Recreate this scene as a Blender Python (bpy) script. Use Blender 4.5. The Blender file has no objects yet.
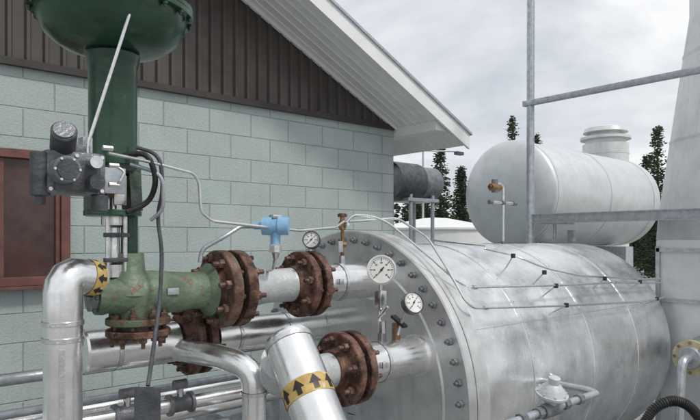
import bpy, math, random
from mathutils import Vector, Matrix
random.seed(7)
sc=bpy.context.scene
pi=math.pi
# ------------------------------------------------------------------ materials
def newmat(name):
    m=bpy.data.materials.new(name); m.use_nodes=True
    nt=m.node_tree; b=nt.nodes['Principled BSDF']
    return m,nt,b
def noise(nt,vec,scale,detail=4,rough=.55):
    n=nt.nodes.new('ShaderNodeTexNoise'); n.inputs['Scale'].default_value=scale
    n.inputs['Detail'].default_value=detail; n.inputs['Roughness'].default_value=rough
    nt.links.new(vec,n.inputs['Vector']); return n.outputs['Fac']
def ramp(nt,fac,stops):
    r=nt.nodes.new('ShaderNodeValToRGB'); e=r.color_ramp.elements
    while len(e)<len(stops): e.new(.5)
    for i,(p,c) in enumerate(stops):
        e[i].position=p; e[i].color=(c[0],c[1],c[2],1) if not isinstance(c,(int,float)) else (c,c,c,1)
    nt.links.new(fac,r.inputs['Fac']); return r.outputs['Color']
def mapping(nt,scale=(1,1,1)):
    t=nt.nodes.new('ShaderNodeTexCoord'); m=nt.nodes.new('ShaderNodeMapping')
    m.inputs['Scale'].default_value=scale
    nt.links.new(t.outputs['Object'],m.inputs['Vector']); return m.outputs['Vector']
def mix(nt,f,a,b,mode='MIX'):
    m=nt.nodes.new('ShaderNodeMix'); m.data_type='RGBA'; m.blend_type=mode
    for s,v in ((m.inputs[0],f),(m.inputs[6],a),(m.inputs[7],b)):
        if isinstance(v,bpy.types.NodeSocket): nt.links.new(v,s)
        else: s.default_value=v if isinstance(v,(int,float)) else (*v,1)
    return m.outputs[2]
def bump(nt,b,h,dist=.01,strength=1,prev=None):
    n=nt.nodes.new('ShaderNodeBump'); n.inputs['Distance'].default_value=dist; n.inputs['Strength'].default_value=strength
    nt.links.new(h,n.inputs['Height'])
    if prev: nt.links.new(prev,n.inputs['Normal'])
    nt.links.new(n.outputs['Normal'],b.inputs['Normal']); return n.outputs['Normal']
def mat(name,c1,c2,rough=(.4,.6),metal=0,scale=8,bd=.002,bs=60,edge=(.35,.65),spots=None,sc3=(1,1,1)):
    m,nt,b=newmat(name); v=mapping(nt,sc3)
    f=noise(nt,v,scale,5,.62); col=ramp(nt,f,[(edge[0],c1),(edge[1],c2)])
    if spots:
        f2=noise(nt,v,spots[1],4,.65); k=ramp(nt,f2,[(spots[2],0),(spots[2]+.07,1)])
        col=mix(nt,k,col,spots[0])
    nt.links.new(col,b.inputs['Base Color'])
    rr=ramp(nt,f,[(.3,rough[1]),(.7,rough[0])]); nt.links.new(rr,b.inputs['Roughness'])
    b.inputs['Metallic'].default_value=metal
    if bd: bump(nt,b,noise(nt,v,bs,2),bd)
    return m
def cladmat(name,c=(.88,.89,.90),dent=.012,dscale=3.5,rough=(.22,.42),dirt=.35,metal=.95,low=.8,fine=.0008):
    m,nt,b=newmat(name); v=mapping(nt); v2=mapping(nt,(14,14,1.2))
    f=noise(nt,v,4,6,.68); col=ramp(nt,f,[(.32,[x*low for x in c]),(.56,c)])
    st=noise(nt,v2,1.2,4,.6); k=ramp(nt,st,[(.5,0),(.78,dirt)])
    col=mix(nt,k,col,(.50,.49,.47))
    nt.links.new(col,b.inputs['Base Color']); b.inputs['Metallic'].default_value=metal
    f3=noise(nt,v,9,6,.75); nt.links.new(ramp(nt,f3,[(.35,rough[0]),(.65,rough[1])]),b.inputs['Roughness'])
    n1=bump(nt,b,noise(nt,v,dscale,1,.4),dent*3)
    if fine: bump(nt,b,noise(nt,v,45,2,.6),fine,1,n1)
    return m
M={}
M['clad']=cladmat('aluminium_cladding',dent=.014,dscale=2.8,rough=(.24,.42),dirt=.3)
M['clad2']=cladmat('aluminium_pipe_lagging',c=(.90,.90,.90),dent=.0022,dscale=6,rough=(.20,.33),dirt=.15,low=.88,fine=.0003)
M['plate']=cladmat('grey_silver_paint_plate',c=(.70,.71,.71),dent=.002,dscale=6,rough=(.36,.56),dirt=.5,metal=.75,low=.74)
M['seam']=mat('seam_band',(.60,.61,.62),(.8,.81,.82),(.22,.36),.92,20)
M['rust']=mat('rusty_red_brown_flange',(.050,.024,.017),(.21,.105,.075),(.5,.85),.1,14,.005,70,edge=(.40,.60),spots=((.035,.028,.025),26,.56))
M['rustg']=mat('rusty_flange_with_old_green_paint',(.06,.030,.02),(.20,.11,.075),(.5,.85),.1,16,.005,70,spots=((.11,.15,.09),11,.50))
M['rustd']=mat('dark_rusty_nut',(.05,.032,.025),(.22,.13,.10),(.4,.7),.4,30,.003,90)
M['green']=mat('green_valve_paint',(.085,.13,.083),(.18,.24,.16),(.38,.65),0,9,.004,50,spots=((.17,.09,.045),16,.60))
M['dgreen']=mat('dark_green_enamel',(.014,.052,.030),(.027,.080,.045),(.16,.32),0,6,.0015,30,spots=((.05,.08,.06),12,.62))
M['gpaint']=mat('pale_grey_pipe_paint',(.44,.47,.48),(.60,.62,.62),(.35,.55),.1,12,.003,60,spots=((.18,.12,.08),14,.66))
M['dark']=mat('dark_grey_casting',(.045,.05,.055),(.09,.095,.105),(.35,.6),.1,14,.003,80)
M['grey']=mat('grey_instrument_casting',(.12,.13,.145),(.22,.23,.25),(.3,.5),.2,14,.003,80)
M['yoke']=mat('grey_green_yoke_casting',(.05,.075,.06),(.10,.125,.105),(.35,.6),.1,14,.003,80)
M['steel']=mat('stainless_tube',(.62,.62,.62),(.8,.8,.8),(.18,.32),.95,30,.0005,60)
M['black']=mat('black_rubber',(.012,.012,.013),(.03,.03,.03),(.4,.6),0,20,.001,80)
M['white']=mat('white_painted_metal',(.74,.75,.74),(.82,.83,.82),(.4,.6),0,4,.002,20)
M['stackw']=cladmat('weathered_white_stack_paint',c=(.72,.73,.73),dent=.003,dscale=4,rough=(.38,.55),dirt=.5,metal=.15,low=.84)
M['tankw']=cladmat('silver_grey_tank_paint',c=(.66,.69,.70),dent=.003,dscale=4,rough=(.34,.5),dirt=.3,metal=.45,low=.88)
M['galv']=mat('galvanised_steel',(.36,.39,.42),(.52,.55,.58),(.35,.55),.6,25,.001,60)
M['brass']=mat('brass_fitting',(.22,.13,.07),(.40,.26,.14),(.3,.5),.7,30,.001,80,spots=((.20,.05,.03),20,.58))
M['blue']=mat('light_blue_transmitter_paint',(.20,.40,.62),(.28,.49,.70),(.3,.45),0,20,.001,60)
M['yellow']=mat('faded_yellow_paint',(.42,.36,.17),(.55,.50,.30),(.45,.6),0,20,.0005,60)
M['orange']=mat('faded_orange_label',(.46,.29,.08),(.62,.45,.17),(.45,.6),0,20,.0005,60,spots=((.62,.55,.4),24,.6))
M['dial']=mat('dial_face',(.70,.70,.67),(.80,.80,.77),(.3,.4),0,20,0)
M['siding']=mat('brown_metal_siding',(.058,.049,.043),(.082,.070,.062),(.35,.55),.1,3,.001,30)
M['sidetrim']=mat('dark_brown_trim',(.03,.026,.023),(.045,.037,.032),(.4,.6),0,5,.001,30)
M['winred']=mat('red_brown_window_frame',(.11,.045,.038),(.18,.075,.062),(.5,.7),0,8,.001,40)
M['pane']=mat('dark_red_brown_tinted_pane',(.045,.024,.021),(.085,.045,.040),(.12,.3),0,5,.001,10)
M['bark']=mat('spruce_bark',(.05,.035,.025),(.09,.065,.05),(.8,.95),0,30,.01,40)
def foliage():
    m,nt,b=newmat('spruce_needles'); v=mapping(nt)
    nt.links.new(ramp(nt,noise(nt,v,1.3,3),[(.3,(.012,.020,.010)),(.7,(.050,.066,.028))]),b.inputs['Base Color'])
    b.inputs['Roughness'].default_value=.8; return m
M['leaf']=foliage()
def blockmat():
    m,nt,b=newmat('painted_concrete_block')
    t=nt.nodes.new('ShaderNodeTexCoord'); s=nt.nodes.new('ShaderNodeSeparateXYZ'); c=nt.nodes.new('ShaderNodeCombineXYZ')
    nt.links.new(t.outputs['Object'],s.inputs[0]); nt.links.new(s.outputs['X'],c.inputs['X']); nt.links.new(s.outputs['Z'],c.inputs['Y'])
    br=nt.nodes.new('ShaderNodeTexBrick'); br.offset=.5
    br.inputs['Scale'].default_value=1; br.inputs['Brick Width'].default_value=.4; br.inputs['Row Height'].default_value=.2
    br.inputs['Mortar Size'].default_value=.006; br.inputs['Mortar Smooth'].default_value=.8
    br.inputs['Color1'].default_value=(.425,.50,.485,1); br.inputs['Color2'].default_value=(.455,.53,.515,1); br.inputs['Mortar'].default_value=(.36,.425,.415,1)
    nt.links.new(c.outputs[0],br.inputs['Vector'])
    v=t.outputs['Object']
    d=ramp(nt,noise(nt,v,1.3,6,.65),[(.35,.86),(.65,1.0)])
    col=mix(nt,1,br.outputs['Color'],d,'MULTIPLY')
    d2=ramp(nt,noise(nt,v,60,3),[(.3,.88),(.6,1.0)]); col=mix(nt,1,col,d2,'MULTIPLY')
    vs_=mapping(nt,(7,7,.5)); d3=ramp(nt,noise(nt,vs_,1,5,.6),[(.55,1.0),(.8,.86)]); col=mix(nt,1,col,d3,'MULTIPLY')
    nt.links.new(col,b.inputs['Base Color']); b.inputs['Roughness'].default_value=.6
    inv=nt.nodes.new('ShaderNodeMath'); inv.operation='SUBTRACT'; inv.inputs[0].default_value=1; nt.links.new(br.outputs['Fac'],inv.inputs[1])
    n1=bump(nt,b,inv.outputs[0],.005,1); bump(nt,b,noise(nt,v,90,3,.7),.005,.9,n1)
    return m
M['block']=blockmat()
def gravel():
    m,nt,b=newmat('gravel'); v=mapping(nt)
    f=noise(nt,v,.3,6); col=ramp(nt,f,[(.3,(.22,.21,.195)),(.7,(.32,.31,.285))])
    vo=nt.nodes.new('ShaderNodeTexVoronoi'); vo.inputs['Scale'].default_value=28; nt.links.new(v,vo.inputs['Vector'])
    col=mix(nt,.5,col,vo.outputs['Color'],'SOFT_LIGHT')
    hs=nt.nodes.new('ShaderNodeHueSaturation'); hs.inputs['Saturation'].default_value=.35; nt.links.new(col,hs.inputs['Color'])
    nt.links.new(hs.outputs[0],b.inputs['Base Color']); b.inputs['Roughness'].default_value=.9
    bump(nt,b,vo.outputs['Distance'],.02); return m
M['gravel']=gravel()
M['conc']=mat('concrete',(.26,.26,.25),(.36,.355,.34),(.7,.9),0,6,.004,60)
# ------------------------------------------------------------------ mesh builder
def frame(ax):
    ax=Vector(ax).normalized(); up=Vector((0,0,1)) if abs(ax.z)<.9 else Vector((1,0,0))
    a=ax.cross(up).normalized(); b=ax.cross(a).normalized(); return ax,a,b
class B:
    def __init__(s): s.v=[];s.f=[];s.m=[];s.mats=[]
    def mi(s,k):
        if k not in s.mats: s.mats.append(k)
        return s.mats.index(k)
    def lathe(s,o,axis,prof,mat,seg=32,cap=True,a0=0):
        o=Vector(o); ax,a,b=frame(axis); base=len(s.v); mi=s.mi(mat)
        for t,r in prof:
            for i in range(seg):
                th=2*pi*i/seg+a0
                s.v.append(o+ax*t+(a*math.cos(th)+b*math.sin(th))*r)
        for j in range(len(prof)-1):
            for i in range(seg):
                k=(i+1)%seg
                s.f.append((base+j*seg+i,base+j*seg+k,base+(j+1)*seg+k,base+(j+1)*seg+i)); s.m.append(mi)
        if cap:
            s.f.append(tuple(base+i for i in reversed(range(seg)))); s.m.append(mi)
            l=base+(len(prof)-1)*seg
            s.f.append(tuple(l+i for i in range(seg))); s.m.append(mi)
    def cyl(s,p0,p1,r,mat,r1=None,seg=20,bev=0):
        p0=Vector(p0);p1=Vector(p1);L=(p1-p0).length; r1=r if r1 is None else r1
        if bev: prof=[(0,r-bev),(bev,r),(L-bev,r1),(L,r1-bev)]
        else: prof=[(0,r),(L,r1)]
        s.lathe(p0,p1-p0,prof,mat,seg)
    def box(s,c,size,mat,rot=None,bev=0):
        c=Vector(c); base=len(s.v); mi=s.mi(mat); x,y,z=[q/2 for q in size]
        R=rot or Matrix.Identity(3)
        if bev<=0:
            for sx in(-1,1):
                for sy in(-1,1):
                    for sz in(-1,1): s.v.append(c+R@Vector((sx*x,sy*y,sz*z)))
            for f in((0,1,3,2),(4,6,7,5),(0,4,5,1),(2,3,7,6),(0,2,6,4),(1,5,7,3)):
                s.f.append(tuple(base+i for i in f)); s.m.append(mi)
        else:
            import bmesh
            bm=bmesh.new(); bmesh.ops.create_cube(bm,size=1)
            for v in bm.verts: v.co=Vector((v.co.x*2*x,v.co.y*2*y,v.co.z*2*z))
            bmesh.ops.bevel(bm,geom=bm.edges[:],offset=bev,segments=2,affect='EDGES',profile=.6)
            bm.verts.ensure_lookup_table(); bm.verts.index_update()
            for v in bm.verts: s.v.append(c+R@v.co)
            for f in bm.faces: s.f.append(tuple(base+v.index for v in f.verts)); s.m.append(mi)
            bm.free()
    def poly(s,pts,mat):
        base=len(s.v); s.v+= [Vector(p) for p in pts]; s.f.append(tuple(range(base,base+len(pts)))); s.m.append(s.mi(mat))
    def prism(s,pts,d,mat):
        d=Vector(d); base=len(s.v); n=len(pts); mi=s.mi(mat)
        s.v+=[Vector(p) for p in pts]+[Vector(p)+d for p in pts]
        s.f.append(tuple(base+i for i in range(n))); s.m.append(mi)
        s.f.append(tuple(base+n+i for i in reversed(range(n)))); s.m.append(mi)
        for i in range(n):
            k=(i+1)%n; s.f.append((base+k,base+i,base+n+i,base+n+k)); s.m.append(mi)
    def tube(s,pts,r,mat,seg=10,fil=None,steps=5,rings=None):
        P=[Vector(p) for p in pts]; fil=fil if fil else r*3
        path=[P[0]]
        for i in range(1,len(P)-1):
            a,b,c=P[i-1],P[i],P[i+1]; d1=(a-b);d2=(c-b); f=min(fil,d1.length*.48,d2.length*.48)
            q0=b+d1.normalized()*f;q2=b+d2.normalized()*f
            for k in range(steps+1):
                t=k/steps; path.append(q0*(1-t)**2+b*2*t*(1-t)+q2*t*t)
        path.append(P[-1])
        base=len(s.v); mi=s.mi(mat); pa=None
        for i,p in enumerate(path):
            t=(path[min(i+1,len(path)-1)]-path[max(i-1,0)]).normalized()
            if pa is None: _,pa,_=frame(t)
            pa=(pa-t*pa.dot(t)).normalized(); pb=t.cross(pa)
            for j in range(seg):
                th=2*pi*j/seg; s.v.append(p+(pa*math.cos(th)+pb*math.sin(th))*r)
        for i in range(len(path)-1):
            for j in range(seg):
                k=(j+1)%seg; s.f.append((base+i*seg+j,base+i*seg+k,base+(i+1)*seg+k,base+(i+1)*seg+j)); s.m.append(mi)
        s.f.append(tuple(base+i for i in reversed(range(seg)))); s.m.append(mi)
        l=base+(len(path)-1)*seg; s.f.append(tuple(l+i for i in range(seg))); s.m.append(mi)
        return path
    def nut(s,c,axis,r,h,mat,stud=0):
        ax=Vector(axis).normalized(); c=Vector(c)
        s.lathe(c,ax,[(0,r),(h*.85,r),(h,r*.85)],mat,6,a0=random.random())
        if stud: s.lathe(c+ax*h,ax,[(0,r*.55),(stud,r*.5)],mat,8)
    def ring(s,o,axis,rb,n,r,h,mat,stud=0,a0=0):
        ax,a,b=frame(axis)
        for i in range(n):
            th=2*pi*i/n+a0; s.nut(Vector(o)+(a*math.cos(th)+b*math.sin(th))*rb,axis,r,h,mat,stud)
    def done(s,name,parent=None,smooth=True,ang=35):
        me=bpy.data.meshes.new(name); me.from_pydata([tuple(v) for v in s.v],[],s.f)
        for k in s.mats: me.materials.append(M[k])
        me.polygons.foreach_set('material_index',s.m)
        if smooth:
            me.polygons.foreach_set('use_smooth',[True]*len(me.polygons)); me.set_sharp_from_angle(angle=math.radians(ang))
        me.update(); o=bpy.data.objects.new(name,me); sc.collection.objects.link(o)
        if parent: o.parent=parent
        return o
def E(name):
    o=bpy.data.objects.new(name,None); sc.collection.objects.link(o); return o
def flange_pair(b,c,axis,r,th,gap,n,m='rust',nm='rustd',hub=None,nr=.02,m2=None):
    c=Vector(c); ax=Vector(axis).normalized()
    for sgn in(-1,1):
        mm=m if sgn==1 or not m2 else m2
        o=c+ax*sgn*gap/2; d=ax*sgn
        b.lathe(o,d,[(0,r*.72),(.004,r*.72),(.0041,r-.004),(.008,r),(th-.004,r),(th,r-.005),(th+.001,hub[0] if hub else r*.6)]+([(th+hub[1]*.4,hub[0]*.86),(th+hub[1],hub[2])] if hub else []),mm,40)
        b.ring(o+d*th,d,r*.80,n,nr,nr*1.15,nm,stud=nr*1.3,a0=.2)
    b.cyl(c-ax*gap/2,c+ax*gap/2,r*.7,'dark')
    _,a,bb=frame(axis)
    for i in range(n):
        t=2*pi*i/n+.2; p=c+(a*math.cos(t)+bb*math.sin(t))*r*.80
        b.cyl(p-ax*(gap/2+.001),p+ax*(gap/2+.001),nr*.55,nm,seg=8)
def bandarrows(b,o,axis,r,L,n=9,bg='orange'):
    b.lathe(o,axis,[(0,r+.0015),(L,r+.0015)],bg,36,cap=False)
    ax,a,bb=frame(axis); o=Vector(o)
    def pt(t,th): return o+ax*t+(a*math.cos(th)+bb*math.sin(th))*(r+.004)
    for i in range(n):
        th=2*pi*i/n; w=2*pi/n*.36
        b.poly([pt(L*.55,th-w),pt(L*.08,th),pt(L*.55,th)],'black'); b.poly([pt(L*.55,th),pt(L*.08,th),pt(L*.55,th+w)],'black')
        b.poly([pt(L*.9,th-w*.4),pt(L*.55,th-w*.4),pt(L*.55,th+w*.4),pt(L*.9,th+w*.4)],'black')
X=Vector((1,0,0));Y=Vector((0,1,0));Z=Vector((0,0,1))
# ------------------------------------------------------------------ ground
g=B(); g.poly([(-400,-400,0),(400,-400,0),(400,400,0),(-400,400,0)],'gravel'); g.done('ground',smooth=False)
# ------------------------------------------------------------------ building
bl=E('concrete_block_building')
WX=4.57; WY=4.55; ZS=3.30; SL=.48; RX=-1.0; WL=-6.57
def zr(x): return ZS+SL*(WX-x) if x>RX else ZS+SL*(x-WL)
b=B()
b.box(((WX+WL)/2,WY+4,ZS/2),(WX-WL,8,ZS),'block'); o=b.done('block_wall',bl,False)
b=B(); yb=WY-.015
b.prism([(WL,yb,ZS),(WX,yb,ZS),(RX,yb,zr(RX))],(0,8,0),'siding')
x=WL+.12
while x<WX-.1:
    top=zr(x)-.02
    if top-ZS>.05:
        w=.022; b.prism([(x-w,yb-.001,ZS+.02),(x-w*.5,yb-.026,ZS+.02),(x+w*.5,yb-.026,ZS+.02),(x+w,yb-.001,ZS+.02)],(0,0,top-ZS-.02),'siding')
    x+=.115
b.box(((WX+WL)/2,yb-.018,ZS-.005),(WX-WL,.04,.05),'sidetrim')
b.done('gable_siding',bl,False)
b=B()
OV=.62; EV=.44; yf=WY-OV
for side in(1,-1):
    def px_(x): return x if side==1 else (RX-(x-RX))
    xe=WX+EV
    zl=lambda x: ZS+SL*(WX-x)
    def q(x,dz,y): return (px_(x),y,zl(x)+dz)
    b.prism([q(RX,0,yf),q(xe,0,yf),q(xe,.12,yf),q(RX,.12,yf)],(0,9.2,0),'white')
    b.prism([q(RX,-.025,yf-.03),q(xe+.03,-.025,yf-.03),q(xe+.03,.17,yf-.03),q(RX,.17,yf-.03)],(0,.027,0),'white')
    b.prism([q(RX,.125,yf-.05),q(xe+.05,.125,yf-.05),q(xe+.05,.15,yf-.05),q(RX,.15,yf-.05)],(0,9.3,0),'galv')
    for k in range(1,6):
        y=yf+k*.1
        b.prism([q(RX,-.012,y),q(xe-.02,-.012,y),q(xe-.02,-.001,y),q(RX,-.001,y)],(0,.012,0),'white')
    b.prism([q(RX,-.04,WY-.06),q(WX,-.04,WY-.06),q(WX,-.002,WY-.06),q(RX,-.002,WY-.06)],(0,.03,0),'white')
b.prism([(WX+.003,yf+.03,ZS-.1),(WX+EV,yf+.03,ZS-.1),(WX+EV,yf+.03,ZS-SL*EV-.004),(WX+.003,yf+.03,ZS-.004)],(0,8.5,0),'white')
b.done('roof',bl,False)
b=B()
x0,x1,z0,z1=-.2,1.288,1.79,2.71
b.box(((x0+x1)/2,WY-.006,(z0+z1)/2),(x1-x0-.06,.02,z1-z0-.06),'pane')
for (cx,cz,sx,sz) in((x0+.03,(z0+z1)/2,.06,z1-z0),(x1-.03,(z0+z1)/2,.06,z1-z0),((x0+x1)/2,z1-.03,x1-x0-.12,.06),((x0+x1)/2,z0+.03,x1-x0-.12,.06)):
    b.box((cx,WY-.03,cz),(sx,.07,sz),'winred',bev=.004)
for (cx,cz,sx,sz) in((x0+.075,(z0+z1)/2,.03,z1-z0-.12),(x1-.075,(z0+z1)/2,.03,z1-z0-.12),(.86,(z0+z1)/2,.035,z1-z0-.12)):
    b.box((cx,WY-.024,cz),(sx,.03,sz),'winred',bev=.003)
b.box(((x0+x1)/2,WY-.045,z0-.012),(x1-x0+.06,.10,.022),'winred',bev=.003)
b.done('window',bl,False)
# ------------------------------------------------------------------ main vessel
hv=E('horizontal_heater_vessel')
VC=Vector((2.42,2.72,1.25)); VR=.82; FR=.905; UE=5.0
b=B()
b.lathe((2.53,VC.y,VC.z),X,[(0,VR-.03),(.0,VR)]+[(.02+k*(UE-2.57)/24,VR) for k in range(25)]+[(UE-2.53,VR-.03)],'clad',96)
b.done('shell',hv)
b=B()
for x in(3.05,3.75,4.4):
    b.lathe((x,VC.y,VC.z),X,[(0,VR+.001),(.003,VR+.005),(.04,VR+.005),(.043,VR+.001)],'clad',96,cap=False)
    for i in range(60):
        t=2*pi*i/60; d=Vector((0,math.cos(t),math.sin(t))); p=Vector((x+.02,VC.y,VC.z))+d*(VR+.004)
        b.lathe(p,d,[(0,.005),(.003,.003)],'galv',6)
b.box(((2.53+UE)/2,VC.y-VR*math.sin(math.radians(62))-.003,VC.z+VR*math.cos(math.radians(62))),(UE-2.57,.035,.008),'clad',rot=Matrix.Rotation(math.radians(62),3,'X'))
b.done('cladding_bands',hv)
b=B()
b.lathe((2.42,VC.y,VC.z),X,[(0,FR-.006),(.006,FR),(.094,FR),(.1,FR-.006),(.101,VR+.03),(.13,VR+.005)],'plate',96)
b.lathe((2.41,VC.y,VC.z),-X,[(0,FR-.01),(.004,FR),(.05,FR),(.056,FR-.008),(.057,FR-.16),(.065,FR-.17)],'plate',96)
b.done('head_flange',hv)
b=B(); nb=52
b.ring((2.354,VC.y,VC.z),-X,FR-.055,nb,.019,.022,'grey',.018,a0=.05)
b.ring((2.521,VC.y,VC.z),X,FR-.055,nb,.019,.022,'grey',.01,a0=.05)
b.done('flange_bolts',hv)
b=B()
for x in(3.0,4.6):
    b.box((x,VC.y,.25),(.2,1.3,.5),'galv',bev=.01); b.box((x,VC.y,.02),(.4,1.6,.04),'conc')
b.done('saddles',hv,False)
# ------------------------------------------------------------------ nozzles + flanged pipe runs
def nozzle(name,v,z,uf,ur):
    e=E(name); b=B()
    b.lathe((uf+.10,v,z),X,[(0,.092),(.002,.098),(2.345-uf-.10,.098)],'clad2',40)
    b.lathe((2.352,v,z),-X,[(0,.112),(.04,.112),(.042,.1)],'clad2',40)
    b.lathe((uf+.2,v,z),X,[(0,.1),(.002,.103),(.02,.103),(.022,.1)],'seam',40,cap=False)
    b.box((uf+.15,v-.105,z+.01),(.03,.02,.03),'steel',bev=.003)
    b.done('lagged_nozzle',e)
    b=B(); flange_pair(b,(uf,v,z),X,ur,.045,.02,8,hub=(.11,.04,.092)); b.done('flange_pair',e); return e
YP=2.48; ZP=1.875
n1=nozzle('vessel_nozzle',YP,ZP,1.85,.168)
n2=nozzle('vessel_nozzle',2.14,1.5,1.83,.172)
b=B()
b.lathe((1.49,YP,ZP),X,[(0,.10),(.05,.092),(.12,.082),(.26,.084),(.31,.1)],'gpaint',36)
b.tube([(1.76,2.14,1.5),(1.45,2.14,1.5),(1.36,1.98,1.62)],.082,'gpaint',24,fil=.1)
b.done('painted_spool',n1)
# ------------------------------------------------------------------ control valve
cv=E('control_valve'); AX,AY=.875,2.48
b=B()
b.lathe((.80,AY,ZP),X,[(0,.045),(.004,.075),(.03,.078),(.05,.072),(.09,.085),(.16,.096),(.24,.096),(.33,.088),(.42,.082),(.47,.084),(.50,.12)],'green',44)
b.lathe((AX+.07,AY,ZP),Z,[(0,.10),(.07,.082),(.10,.06),(.17,.055)],'green',32)
b.lathe((AX+.10,AY,ZP),-Z,[(0,.10),(.08,.085),(.10,.08)],'green',32)
b.lathe((.80,AY,ZP),-X,[(0,.06),(.02,.06),(.022,.03)],'grey',24)
b.ring((.797,AY,ZP),-X,.062,6,.010,.012,'dark')
b.box((1.09,AY-.096,ZP+.01),(.05,.006,.028),'galv',bev=.002)
b.done('valve_body',cv)
b=B(); flange_pair(b,(1.40,AY,ZP),X,.178,.055,.02,8,hub=(.118,.045,.092),nr=.022,m2='rustg')
b.done('outlet_flange_pair',cv)
b=B()
flange_pair(b,(.98,AY,ZP-.135),Z,.13,.032,.012,8,nr=.017,m='rustg',m2='rust'); b.done('bottom_flange',cv)
b=B()
b.lathe((AX,AY,1.95),Z,[(0,.045),(.05,.045),(.06,.03),(.15,.026),(.2,.026),(.21,.045),(.25,.045)],'steel',24)
for dx in(-.035,.035): b.cyl((AX+dx,AY-.04,1.93),(AX+dx,AY-.04,2.2),.009,'steel',seg=10)
for zz in(2.02,2.12): b.box((AX,AY-.04,zz),(.10,.02,.018),'dark',bev=.003)
b.cyl((AX+.075,AY+.02,1.98),(AX+.075,AY+.02,2.2),.034,'dgreen',seg=20)
b.lathe((AX,AY,2.195),Z,[(0,.10),(.004,.112),(.022,.112),(.026,.10)],'dgreen',32)
b.done('bonnet',cv)
b=B()
for sx in(-1,1):
    b.prism([(AX+sx*.055,AY-.06,2.22),(AX+sx*.10,AY-.06,2.22),(AX+sx*.095,AY-.05,2.41),(AX+sx*.045,AY-.05,2.41)],(0,.11,0),'yoke')
b.lathe((AX,AY,2.37),Z,[(0,.06),(.01,.085),(.035,.095)],'yoke',32)
b.cyl((AX,AY,2.2),(AX,AY,2.43),.014,'steel'); b.cyl((AX,AY,2.27),(AX,AY,2.33),.035,'brass',seg=6)
b.box((AX+.01,AY-.05,2.30),(.05,.012,.12),'steel',bev=.003)
b.cyl((AX,AY,2.36),(AX,AY,2.41),.05,'dark')
b.done('yoke_and_stem',cv)
b=B()
b.lathe((AX,AY,2.40),Z,[(0,.09),(.004,.10),(.025,.10),(.03,.094),(.40,.094),(.42,.10),(.45,.105)],'dgreen',44)
b.lathe((AX,AY,2.86),Z,[(0,.09),(.0,.13),(.02,.20),(.06,.255),(.11,.283),(.15,.29),(.152,.315),(.168,.318),(.17,.318)],'dgreen',64)
b.lathe((AX,AY,3.034),Z,[(0,.316),(.016,.318),(.018,.29),(.06,.283),(.11,.25),(.15,.19),(.17,.1),(.175,.02)],'dgreen',64)
b.ring((AX,AY,3.012),-Z,.303,20,.011,.012,'dgreen',.008)
b.ring((AX,AY,3.052),Z,.303,20,.011,.012,'dgreen',.008)
b.done('diaphragm_actuator',cv)
b=B()
b.box((.655,2.27,2.335),(.20,.12,.15),'grey',bev=.012)
b.box((.655,2.20,2.325),(.15,.03,.11),'dark',bev=.008)
b.cyl((.60,2.19,2.335),(.60,2.12,2.335),.045,'grey',bev=.004,seg=28)
b.cyl((.60,2.12,2.335),(.60,2.112,2.335),.034,'dark',seg=28)
b.ring((.60,2.12,2.335),-Y,.039,6,.005,.004,'steel')
b.cyl((.70,2.20,2.37),(.70,2.14,2.37),.022,'steel',seg=20)
b.cyl((.70,2.20,2.30),(.70,2.13,2.30),.026,'dark',seg=20)
b.cyl((.545,2.24,2.40),(.545,2.24,2.25),.032,'dark',bev=.004,seg=24)
b.cyl((.545,2.24,2.25),(.545,2.24,2.22),.018,'dark',seg=6)
b.cyl((.62,2.25,2.42),(.60,2.16,2.47),.042,'dark',bev=.004,seg=28)
b.cyl((.60,2.162,2.469),(.5985,2.155,2.473),.034,'grey',seg=28)
b.box((.66,2.27,2.425),(.1,.07,.03),'grey',bev=.005)
for (dx,dz) in((-.085,-.06),(.085,-.06),(.085,.06),(0,.06)): b.cyl((.655+dx,2.21,2.335+dz),(.655+dx,2.205,2.335+dz),.007,'steel',seg=8)
b.cyl((.735,2.22,2.26),(.735,2.22,2.20),.03,'dark',bev=.004,seg=24)
b.box((.72,2.33,2.43),(.035,.06,.1),'galv',bev=.003)
b.box((.80,2.36,2.33),(.16,.012,.10),'galv',bev=.002)
for p in((.74,2.2,2.43),(.765,2.21,2.37),(.765,2.21,2.30)): b.cyl(p,(p[0]+.035,p[1],p[2]),.010,'steel',seg=6)
b.tube([(.79,2.21,2.37),(.82,2.2,2.35),(.80,2.2,2.31),(.79,2.21,2.30)],.005,'steel')
b.done('valve_positioner',cv)
b=B()
b.tube([(.868,2.22,3.02),(.70,2.24,2.44),(.70,2.24,2.41)],.0065,'steel')
b.cyl((.868,2.22,3.01),(.875,2.30,3.025),.010,'steel',seg=6)
b.tube([(.765,2.22,2.415),(.955,2.3,2.407),(1.142,2.3,2.375),(1.165,2.3,2.34),(1.174,2.3,2.217),(1.225,2.3,2.18),(1.473,2.3,2.160),(1.721,2.35,2.145),(2.0,2.42,2.165),(2.085,2.45,2.20)],.0065,'steel')
b.done('air_tubing',cv)
b=B()
b.tube([(.90,2.37,2.44),(.947,2.3,2.44),(.985,2.3,2.34),(.975,2.35,2.25),(.89,2.37,2.21)],.011,'black',fil=.06)
b.tube([(.93,2.37,2.47),(.995,2.3,2.44),(1.01,2.3,2.30),(1.005,2.35,2.2),(1.018,2.33,2.06),(.996,2.3,1.861),(.921,2.2,1.647),(.885,2.15,1.565)],.008,'dark',fil=.06)
b.tube([(.905,2.37,2.40),(1.0,2.28,2.36),(1.01,2.3,2.22),(.98,2.35,2.18)],.008,'galv',fil=.05)
b.box((.883,2.15,1.40),(.10,.012,.32),'dark',rot=Matrix.Rotation(math.radians(-49),3,'Z'),bev=.004)
b.done('signal_cables',cv)
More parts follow.
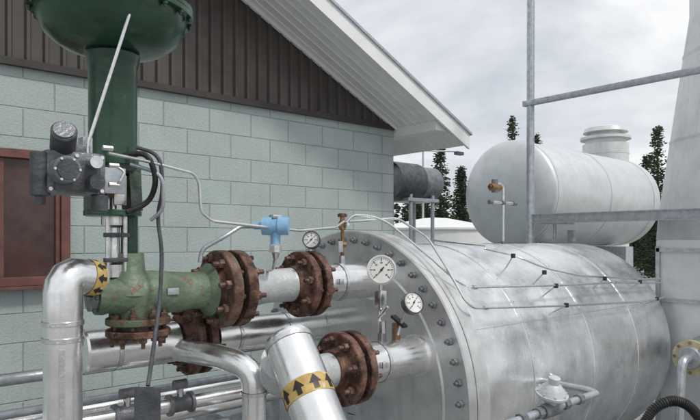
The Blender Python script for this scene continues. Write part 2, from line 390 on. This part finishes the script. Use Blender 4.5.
# ------------------------------------------------------------------ left lagged pipe with elbow
lp=E('lagged_pipe_elbow'); b=B()
b.tube([(.80,2.455,1.945),(.662,2.40,1.975),(.662,2.40,1.70)],.070,'clad2',28,fil=.10,steps=4)
b.cyl((.662,2.40,1.70),(.662,2.40,0),.068,'clad2',seg=36)
for z in(1.78,1.72,1.2,.6): b.lathe((.662,2.40,z),Z,[(0,.070),(.002,.074),(.018,.074),(.02,.070)],'seam',36,cap=False)
d=Vector((.138,.055,-.03)).normalized()
bandarrows(b,Vector((.80,2.455,1.945))-d*.055,d,.0705,.05,9)
b.box((.640,2.333,1.3),(.02,.006,.8),'seam')
b.done('pipe_lagging',lp)
# ------------------------------------------------------------------ lower lagged pipe
lo=E('lower_lagged_pipe'); b=B(); v,z=2.7,1.62
b.lathe((.82,v,z),X,[(0,.02),(.001,.088),(.01,.095),(.42,.095)],'clad2',40)
b.lathe((.95,v,z),X,[(0,.097),(.018,.099),(.02,.097)],'seam',40,cap=False)
b.lathe((1.44,v,z),X,[(0,.085),(.002,.09),(.93,.09)],'clad2',40)
for x in(1.55,1.85,2.1): b.lathe((x,v,z),X,[(0,.091),(.002,.094),(.02,.094)],'seam',40,cap=False)
b.done('pipe_lagging',lo)
b=B(); flange_pair(b,(1.34,v,z),X,.168,.04,.02,8,hub=(.11,.03,.09)); b.done('flange_pair',lo)
# ------------------------------------------------------------------ tilted lagged pipe in front
tp=E('tilted_lagged_pipe'); b=B(); p0=Vector((1.355,1.936,1.72)); p1=Vector((1.325,1.60,1.33)); dr=(p1-p0).normalized()
b.lathe(p0,dr,[(0,.06),(.002,.088),(.012,.093)]+[(.02+k*.2,.093) for k in range(10)],'clad2',44)
b.lathe(p0+dr*.02,dr,[(0,.094),(.002,.097),(.02,.097),(.022,.094)],'seam',44,cap=False)
b.lathe(p0+dr*.42,dr,[(0,.094),(.002,.097),(.02,.097),(.022,.094)],'seam',44,cap=False)
bandarrows(b,p0+dr*.21,dr,.0935,.070,9)
b.done('pipe_lagging',tp)
# ------------------------------------------------------------------ small lagged elbow pipe and skid piping
sp=E('small_lagged_pipe'); b=B()
b.tube([(1.22,2.72,1.585),(1.30,2.36,1.59),(1.37,2.2,1.55),(1.37,2.2,.1)],.052,'clad2',24,fil=.12)
b.lathe((1.37,2.2,1.44),Z,[(0,.054),(.002,.057),(.016,.057)],'seam',24,cap=False)
b.done('lagging',sp)
sk=E('pipe_skid'); b=B()
for (y,z,r) in((2.66,1.33,.035),(2.78,1.26,.045),(3.1,1.25,.05),(2.95,1.34,.02),(3.3,1.42,.03)):
    b.cyl((.2,y,z),(2.35,y,z),r,'clad2' if r>.03 else 'galv')
for x in(.7,1.5,2.2):
    b.box((x,2.9,1.17),(.06,.9,.05),'galv',bev=.004)
    for y in(2.5,3.3): b.box((x,y,.57),(.06,.06,1.14),'galv',bev=.004)
for x in (1.0,1.25):
    b.cyl((x,2.66,1.36),(x,2.66,1.43),.016,'steel'); b.cyl((x-.03,2.66,1.42),(x+.03,2.66,1.42),.024,'grey',seg=12)
    b.lathe((x,2.66,1.33),X,[(-.06,.05),(-.045,.05),(-.044,.038),(.044,.038),(.045,.05),(.06,.05)],'grey',20)
b.box((1.3,3.9,.45),(3.2,.5,.9),'galv',bev=.01)
b.done('skid_frame',sk)
# ------------------------------------------------------------------ gauges
def gauge(name,c,r,face,stem):
    e=E(name); b=B(); f=Vector(face).normalized(); c=Vector(c)
    b.lathe(c-f*.03,f,[(0,r*.8),(.004,r*.95),(.03,r*.97),(.034,r),(.042,r),(.043,r*.9),(.036,r*.89)],'dark' if r<.06 else 'steel',40)
    b.lathe(c+f*.007,f,[(0,r*.88),(.001,r*.88)],'dial',40)
    _,a,bb=frame(f)
    for i in range(25):
        t=math.radians(-135+270*i/24); d=a*math.sin(t)-bb*math.cos(t); s=a*math.cos(t)+bb*math.sin(t)
        l=.2 if i%4==0 else .1; w=.026 if i%4==0 else .014; q=c+f*.0095
        b.poly([q+d*r*.8-s*r*w,q+d*r*.8+s*r*w,q+d*r*(.8-l)+s*r*w,q+d*r*(.8-l)-s*r*w],'black')
    for i in range(7):
        t=math.radians(-135+45*i); q=c+f*.0095+(a*math.sin(t)-bb*math.cos(t))*r*.48
        b.poly([q-a*r*.07-bb*r*.05,q+a*r*.07-bb*r*.05,q+a*r*.07+bb*r*.05,q-a*r*.07+bb*r*.05],'grey')
    d=(a*.5-bb*-.6).normalized(); s=d.cross(f); q=c+f*.011
    b.poly([q-d*r*.25-s*r*.05,q-d*r*.25+s*r*.05,q+d*r*.7],'black')
    b.lathe(c+f*.009,f,[(0,r*.09),(.005,r*.07)],'black',12)
    pts=[c-f*.02]+[Vector(p) for p in stem]
    b.tube(pts,.010,'steel'); b.lathe(Vector(stem[-1]),Z,[(-.01,.022),(.04,.022)],'grey',6)
    b.done('gauge_body',e); return e
gauge('pressure_gauge',(2.045,2.12,1.954),.073,(-.60,-.80,.05),[(2.075,2.15,1.90),(2.07,2.16,1.70),(2.07,2.14,1.60)])
gauge('pressure_gauge',(2.143,2.0,1.794),.056,(-.2,-.85,.35),[(2.16,2.06,1.76),(2.17,2.14,1.60)])
gauge('pressure_gauge',(1.883,2.47,2.10),.046,(-.75,-.65,.25),[(1.89,2.49,2.04),(1.89,2.49,1.99)])
b=B(); e=E('gauge_manifold_valve')
b.cyl((2.07,2.14,1.59),(2.07,2.14,1.70),.02,'steel',seg=8); b.box((2.07,2.15,1.80),(.045,.045,.10),'steel',bev=.006)
b.cyl((2.07,2.14,1.75),(2.02,2.08,1.75),.012,'steel'); b.cyl((2.02,2.05,1.78),(2.02,2.11,1.72),.006,'steel')
b.cyl((2.17,2.14,1.59),(2.17,2.14,1.68),.022,'brass',seg=8); b.box((2.17,2.12,1.69),(.035,.1,.014),'black',rot=Matrix.Rotation(.5,3,'X'),bev=.003)
b.done('valve_bodies',e)
# ------------------------------------------------------------------ transmitter
tr=E('pressure_transmitter'); b=B(); c=Vector((1.56,2.32,2.165))
d=Vector((.755,-.656,0))
b.lathe(c-d*.065,d,[(0,.03),(.003,.042),(.05,.044),(.052,.036),(.075,.036),(.077,.044),(.125,.042),(.128,.03)],'blue',32)
b.cyl(c-Z*.03,c-Z*.085,.022,'blue'); b.lathe(c-Z*.09,-Z,[(0,.03),(.03,.03),(.035,.02),(.06,.012)],'steel',8)
b.cyl(c-d*.065,c-d*.10+Z*.0,.016,'blue',seg=12); b.box(c+Z*.045,(.05,.035,.012),'steel',bev=.003)
b.tube([c-d*.10,c-d*.16,(1.36,2.42,2.12),(1.26,2.46,2.06),(1.25,2.46,2.0)],.010,'galv',fil=.05)
b.tube([c-Z*.14,(1.57,2.36,1.96),(1.60,2.46,1.95)],.007,'steel')
b.done('housing',tr)
# ------------------------------------------------------------------ brass valve on nozzle and tubing
bv=E('brass_needle_valve'); b=B(); c=Vector((2.10,2.48,1.965))
b.cyl(c,c+Z*.05,.018,'steel',seg=6); b.cyl(c+Z*.05,c+Z*.19,.010,'brass',seg=10)
b.lathe(c+Z*.19,Z,[(0,.012),(.01,.022),(.04,.022),(.05,.014),(.07,.014),(.072,.02),(.09,.02)],'brass',12)
b.cyl(c+Z*.11-X*.02,c+Z*.11+X*.02,.017,'brass',seg=6)
b.cyl(c+Z*.26,c+Z*.275,.026,'rust',seg=16); b.cyl(c+Z*.22-Y*.05,c+Z*.22,.011,'steel',seg=6)
b.box(c+Vector((-.03,-.02,.10)),(.03,.004,.06),'galv'); b.done('valve',bv)
vt=E('instrument_tubing'); b=B()
C=[(2.10,2.45,2.19),(2.14,2.44,2.235),(2.242,2.40,2.232),(2.30,2.33,2.195),(2.396,2.1,2.0),(2.499,2.03,1.89),(2.553,1.98,1.85),(3.503,1.98,1.815),(4.177,1.98,1.80),(5.02,1.98,1.76)]
b.tube(C,.0070,'steel',fil=.05)
D=[(2.14,2.47,2.20),(2.464,2.42,2.226),(2.477,2.2,2.111),(2.46,2.05,1.95),(2.456,1.93,1.79),(2.50,1.91,1.75),(3.36,1.91,1.70),(4.47,1.91,1.65),(4.90,1.91,1.655),(5.03,1.95,1.66)]
b.tube(D,.0070,'steel',fil=.04)
b.tube([(3.287,2.42,2.04),(3.286,2.17,1.995),(3.49,2.1,1.919),(3.848,2.03,1.856),(4.71,2.0,1.80),(5.03,2.0,1.79)],.0070,'steel',fil=.08)
b.tube([(3.287,2.9,2.10),(3.287,2.42,2.06)],.007,'steel')
for p in((3.42,2.06,1.895),(3.42,1.98,1.815),(3.42,1.91,1.70),(4.1,2.0,1.83),(3.286,2.2,2.0),(4.62,1.98,1.785),(4.75,1.91,1.655)):
    p=Vector(p); b.box(p,(.022,.022,.028),'black',bev=.003); b.cyl(p,Vector((p.x,VC.y,VC.z))*.12+p*.88,.004,'galv')
for x,y,z in((2.60,1.98,1.848),(2.60,1.91,1.746),(4.2,1.98,1.80),(4.45,1.91,1.651)): b.cyl((x-.015,y,z),(x+.015,y,z),.013,'steel',seg=6)
b.done('tubes_and_clips',vt)
# ------------------------------------------------------------------ small regulator on top of vessel
rv=E('relief_regulator'); b=B()
b.tube([(3.90,2.70,2.04),(3.90,2.70,2.52),(3.82,2.72,2.53)],.010,'steel')
b.cyl((3.74,2.70,2.384),(4.05,2.70,2.384),.011,'steel')
for x in(3.74,4.05,3.90): b.cyl((x-.018,2.70,2.384),(x+.018,2.70,2.384),.018,'grey',seg=6)
b.cyl((3.77,2.72,2.50),(3.88,2.72,2.50),.03,'brass',bev=.004,seg=16); b.cyl((3.82,2.72,2.46),(3.82,2.72,2.56),.024,'grey',seg=12)
b.cyl((3.75,2.72,2.50),(3.77,2.72,2.50),.016,'rust',seg=6); b.cyl((3.90,2.70,2.05),(3.90,2.70,2.09),.02,'grey',seg=6)
b.done('body',rv)
# ------------------------------------------------------------------ lower regulator
rg=E('gas_regulator'); b=B(); c=Vector((2.64,1.56,1.31))
b.cyl((2.2,1.56,1.28),(3.1,1.56,1.28),.018,'galv')
for x in(2.38,2.52,2.76,2.9): b.cyl((x,1.56,1.28),(x+.04,1.56,1.28),.028,'grey',seg=8)
b.cyl((2.57,1.56,1.28),(2.71,1.56,1.28),.036,'grey',bev=.005)
b.lathe(c,Vector((-.1,-.25,1)),[(0,.03),(.03,.035),(.035,.07),(.045,.078),(.055,.078),(.057,.07),(.075,.06),(.10,.035),(.105,.028),(.135,.028),(.14,.02)],'gpaint',32)
b.ring(c+Vector((-.005,-.014,.056)),Vector((-.1,-.25,1)),.068,8,.006,.008,'steel')
b.tube([(2.2,1.56,1.28),(2.2,1.56,.0)],.018,'galv')
b.tube([(3.1,1.56,1.28),(3.14,1.62,1.28),(3.14,1.95,1.28)],.018,'galv')
b.tube([(2.72,1.56,1.32),(2.76,1.58,1.40),(2.80,1.66,1.42),(2.9,1.7,1.25),(2.95,1.75,1.0)],.006,'steel',fil=.04)
b.done('body',rg)
# ------------------------------------------------------------------ housing at the vessel's far end + stack
hb=E('firebox_housing'); b=B()
b.box((6.0,1.35,1.05),(1.86,1.4,2.1),'tankw',bev=.012)
for z in(2.02,1.62,.3): b.box((5.06,1.35,z),(.016,1.38,.03),'galv')
for y in(2.03,1.35,.68): b.box((5.058,y,1.1),(.012,.03,1.9),'galv')
b.done('casing',hb,True)
st=E('exhaust_stack'); b=B()
b.lathe((6.3,1.81,2.1),Z,[(0,.68),(.24,.66),(2.1,.40),(5,.40)],'stackw',64)
for z in(.9,1.7,2.5): b.lathe((6.3,1.81,2.1+z),Z,[(0,.66-.14*(z-.24)+.001),(.03,.66-.14*(z-.24)+.004)],'stackw',64,cap=False)
b.done('stack_shell',st)
# ------------------------------------------------------------------ burner fitting lower right with hose
bf=E('burner_inlet'); b=B(); by=1.66
b.lathe((5.04,by,1.25),-X,[(0,.13),(.02,.13),(.022,.10),(.3,.10)],'galv',36)
b.lathe((4.74,by,1.25),-X,[(0,.125),(.04,.125),(.045,.10)],'yellow',36)
b.lathe((4.695,by,1.25),-X,[(0,.085),(.03,.075)],'galv',36)
b.ring((4.70,by,1.25),-X,.108,8,.012,.012,'grey')
b.tube([(4.70,by,1.25),(4.55,by,1.25),(4.5,by,.9),(4.5,by,.1)],.03,'galv',fil=.08)
b.done('flanged_inlet',bf)
ho=E('corrugated_hose'); b=B()
path=[(3.75,1.75,.0),(3.85,1.68,.85),(3.951,1.602,1.05),(4.047,1.519,1.09),(4.119,1.456,1.05),(4.2,1.38,.9),(4.3,1.3,.0)]
bb=B(); pth=bb.tube(path,.03,'black',fil=.12,steps=8)
b.tube(path,.028,'black',14,fil=.12,steps=8)
for i in range(len(pth)-1):
    a,c=pth[i],pth[i+1]; n=max(1,int((c-a).length/.014)); d=(c-a).normalized()
    for k in range(n): b.lathe(a+(c-a)*k/n,d,[(0,.028),(.003,.034),(.007,.028)],'black',14,cap=False)
b.done('hose',ho)
# ------------------------------------------------------------------ platform with handrail and post
pf=E('access_platform'); b=B(); U=5.03; zp=2.34
b.box((U+.006,1.2,zp-.04),(.012,4.0,.08),'galv'); b.box((U+.9,1.2,zp-.03),(.05,4.0,.05),'galv'); b.box((U+.45,3.22,zp-.04),(.9,.012,.08),'galv')
b.box((U-.012,1.2,zp-.078),(.03,4.0,.008),'galv'); b.box((U-.008,1.2,zp),(.03,4.0,.008),'galv')
y=-.8
while y<3.2:
    b.box((U+.45,y,zp-.017),(.88,.006,.03),'galv'); y+=.04
for k in range(1,9): b.box((U+k*.1,1.2,zp-.006),(.008,3.98,.008),'galv')
b.cyl((U,3.18,zp-.30),(U+.05,3.20,zp+3.2),.036,'galv')
b.cyl((U,.45,zp-.1),(U,.45,zp+1.06),.028,'galv')
b.box((U,1.6,zp+1.06),(.05,3.3,.05),'galv',bev=.004)
for yy in(.0,1.5,3.1):
    b.tube([(U+.3,yy,zp-.08),(U+.3,yy,zp-.3),(U+.5,yy,zp-.45)],.02,'galv')
b.box((U+.62,3.1,1.1),(.06,.06,2.2),'galv')
b.done('deck_and_rail',pf,True)
# ------------------------------------------------------------------ elevated tank behind
tk=E('horizontal_storage_tank'); b=B(); R_=.70; ty=4.6; tz=3.41-.70
prof=[(0,.02)]+[(.16*(1-math.cos(a))-0,R_*math.sin(a)) for a in [pi/2*i/10 for i in range(1,11)]]
b.lathe((6.62,ty,tz),X,prof+[(3.2,R_)]+[(3.2+.16*math.sin(a),R_*math.cos(a)) for a in[pi/2*i/8 for i in range(1,8)]],'tankw',72)
for x in(6.80,8.2,9.6): b.lathe((x,ty,tz),X,[(0,R_+.001),(.003,R_+.006),(.05,R_+.006),(.053,R_+.001)],'tankw',72,cap=False)
for x in(7.2,9.2): b.box((x,ty,1.0),(.25,1.0,2.0),'galv',bev=.01)
b.done('tank_shell',tk)
vs=E('vent_stack'); b=B()
b.lathe((11.4,5.55,0),Z,[(0,.42),(3.95,.42),(3.97,.37),(4.03,.37),(4.04,.46),(4.09,.46),(4.11,.28),(4.17,.28),(4.18,.41),(4.26,.38),(4.31,.2),(4.33,.02)],'stackw',40)
for z in(2.9,3.75): b.lathe((11.4,5.55,z),Z,[(0,.425),(.04,.425)],'stackw',40,cap=False)
b.done('stack',vs)
dm=E('fuel_drum_on_stand'); b=B()
b.lathe((6.5,6.5,3.0),X,[(0,.02),(.03,.2),(.05,.26),(.06,.275),(.08,.275),(.09,.265),(.9,.265),(.95,.1)],'grey',40)
b.lathe((6.49,6.5,3.0),X,[(-.06,.29),(.0,.30),(.5,.30)],'dark',40,cap=False)
for x in(6.7,7.2):
    for y in(6.3,6.7): b.cyl((x,y,0),(x,y,2.8),.03,'galv')
b.box((6.95,6.5,2.72),(.7,.5,.05),'galv'); b.done('drum',dm)
lt=E('water_tank'); b=B()
b.lathe((10.6,9.2,0),Z,[(0,1.5),(2.3,1.5),(2.32,1.54),(2.36,1.54),(2.6,.3),(2.62,.02)],'white',48); b.done('tank',lt)
po=E('light_pole'); b=B()
b.cyl((11.3,10.2,0),(11.3,10.2,4.45),.035,'galv',r1=.025); b.cyl((11.0,10.4,4.35),(12.1,9.7,4.35),.02,'galv'); b.box((12.1,9.7,4.30),(.25,.12,.08),'dark'); b.done('pole',po)
# ------------------------------------------------------------------ trees
def spruce(b,x,y,H,Rm,den=1.0,seed=0,ws=1.0,qn=4):
    rnd=random.Random(seed)
    b.lathe((x,y,0),Z,[(0,H*.018),(H*.5,H*.011),(H,.01)],'bark',8)
    n=int(115*den)
    for i in range(n):
        t=(i+rnd.random())/n; z=H*(.06+.93*t); L=Rm*((1-t)**.8*rnd.uniform(.5,1.15)+.04)
        th=rnd.random()*2*pi; d=Vector((math.cos(th),math.sin(th),0)); droop=rnd.uniform(-.45,-.05) if t<.85 else .4
        s=d.cross(Z); k=max(2,int(L/.16))
        for j in range(k):
            f=(j+.6)/k; c=Vector((x,y,z))+d*L*f+Z*(droop*L*f+.12*L*f*f)
            w=(.16+.20*(1-abs(f-.5))*Rm*.5)*ws
            for q in range(qn):
                o=Vector((rnd.uniform(-1,1),rnd.uniform(-1,1),rnd.uniform(-1,.5)))*w*.6/ws
                a=(d*rnd.uniform(.2,1)+s*rnd.uniform(-1,1)).normalized()*w*rnd.uniform(.5,1.1); e=Vector((rnd.uniform(-.4,.4),rnd.uniform(-.4,.4),rnd.uniform(-1,-.2))).normalized()*w*rnd.uniform(.3,.7)
                p=c+o; b.poly([p-a*.5,p+e*.5,p+a*.6,p-e*.35],'leaf')
for i,(x,y,H,Rm) in enumerate([(23.1,19.7,6.9,1.3),(27.1,21.5,6.0,1.2),(34.4,23.1,10.4,1.8),(37.5,23.2,9.6,1.7),(33.4,13.4,8.2,1.4),(25.0,22.5,5.4,1.3),(22.2,20.9,5.0,1.2),(37,15.5,7.2,1.5),(29.5,21.6,5.6,1.3),(24.6,19.6,5.9,1.3),(28.3,21.0,6.3,1.3),(31,23.5,6.2,1.4),(21.3,19.6,4.4,1.1)]):
    b=B(); spruce(b,x,y,H,Rm,1.7,seed=i+3,ws=.72,qn=7); b.done('spruce_tree',None,False)
b=B(); rnd=random.Random(5)
for i in range(110):
    F=rnd.uniform(48,70); r=rnd.uniform(-.3,.95); x=F*(.656+.755*r); y=F*(.755-.656*r)
    spruce(b,x,y,rnd.uniform(4.8,7.4)*F/62,1.6,.35,seed=100+i,ws=1.6,qn=3)
b.done('distant_treeline',None,False)
# ------------------------------------------------------------------ world
w=bpy.data.worlds.new('World'); sc.world=w; w.use_nodes=True; nt=w.node_tree; bg=nt.nodes['Background']
sky=nt.nodes.new('ShaderNodeTexSky'); sky.sky_type='NISHITA'; sky.sun_disc=False
SE=math.radians(52); SA=math.radians(165)
sd=Vector((math.cos(SE)*math.sin(SA),math.cos(SE)*math.cos(SA),math.sin(SE)))
sky.sun_elevation=SE; sky.sun_rotation=SA
tc=nt.nodes.new('ShaderNodeTexCoord'); mp=nt.nodes.new('ShaderNodeMapping'); mp.inputs['Scale'].default_value=(1,1,2.2); mp.inputs['Location'].default_value=(.3,.1,.2)
nt.links.new(tc.outputs['Generated'],mp.inputs['Vector'])
f=noise(nt,mp.outputs['Vector'],2.3,7,.55); f.node.inputs['Distortion'].default_value=.25
cl=ramp(nt,f,[(.36,(6.1,6.5,7.1)),(.47,(8.0,8.3,8.7)),(.56,(9.9,10.0,10.1))])
f2=noise(nt,mp.outputs['Vector'],1.2,4,.5); k=ramp(nt,f2,[(.55,.97),(.75,.8)])
col=mix(nt,k,sky.outputs[0],cl); nt.links.new(col,bg.inputs['Color']); bg.inputs['Strength'].default_value=.1
sl=bpy.data.lights.new('sun','SUN'); sl.energy=1.7; sl.angle=math.radians(10); sl.color=(1,.96,.9)
so=bpy.data.objects.new('sun',sl); sc.collection.objects.link(so); so.rotation_euler=sd.to_track_quat('Z','Y').to_euler()
# ------------------------------------------------------------------ camera
cd=bpy.data.cameras.new('camera'); co=bpy.data.objects.new('camera',cd); sc.collection.objects.link(co)
co.location=(0,0,2.1); co.rotation_euler=(pi/2,0,-math.atan2(.656,.755)); cd.sensor_width=36; cd.lens=36*600/700; cd.shift_y=30/700; cd.clip_end=2000; cd.clip_start=.05
sc.camera=co
sc.view_settings.view_transform='Standard'; sc.view_settings.look='None'; sc.view_settings.exposure=0
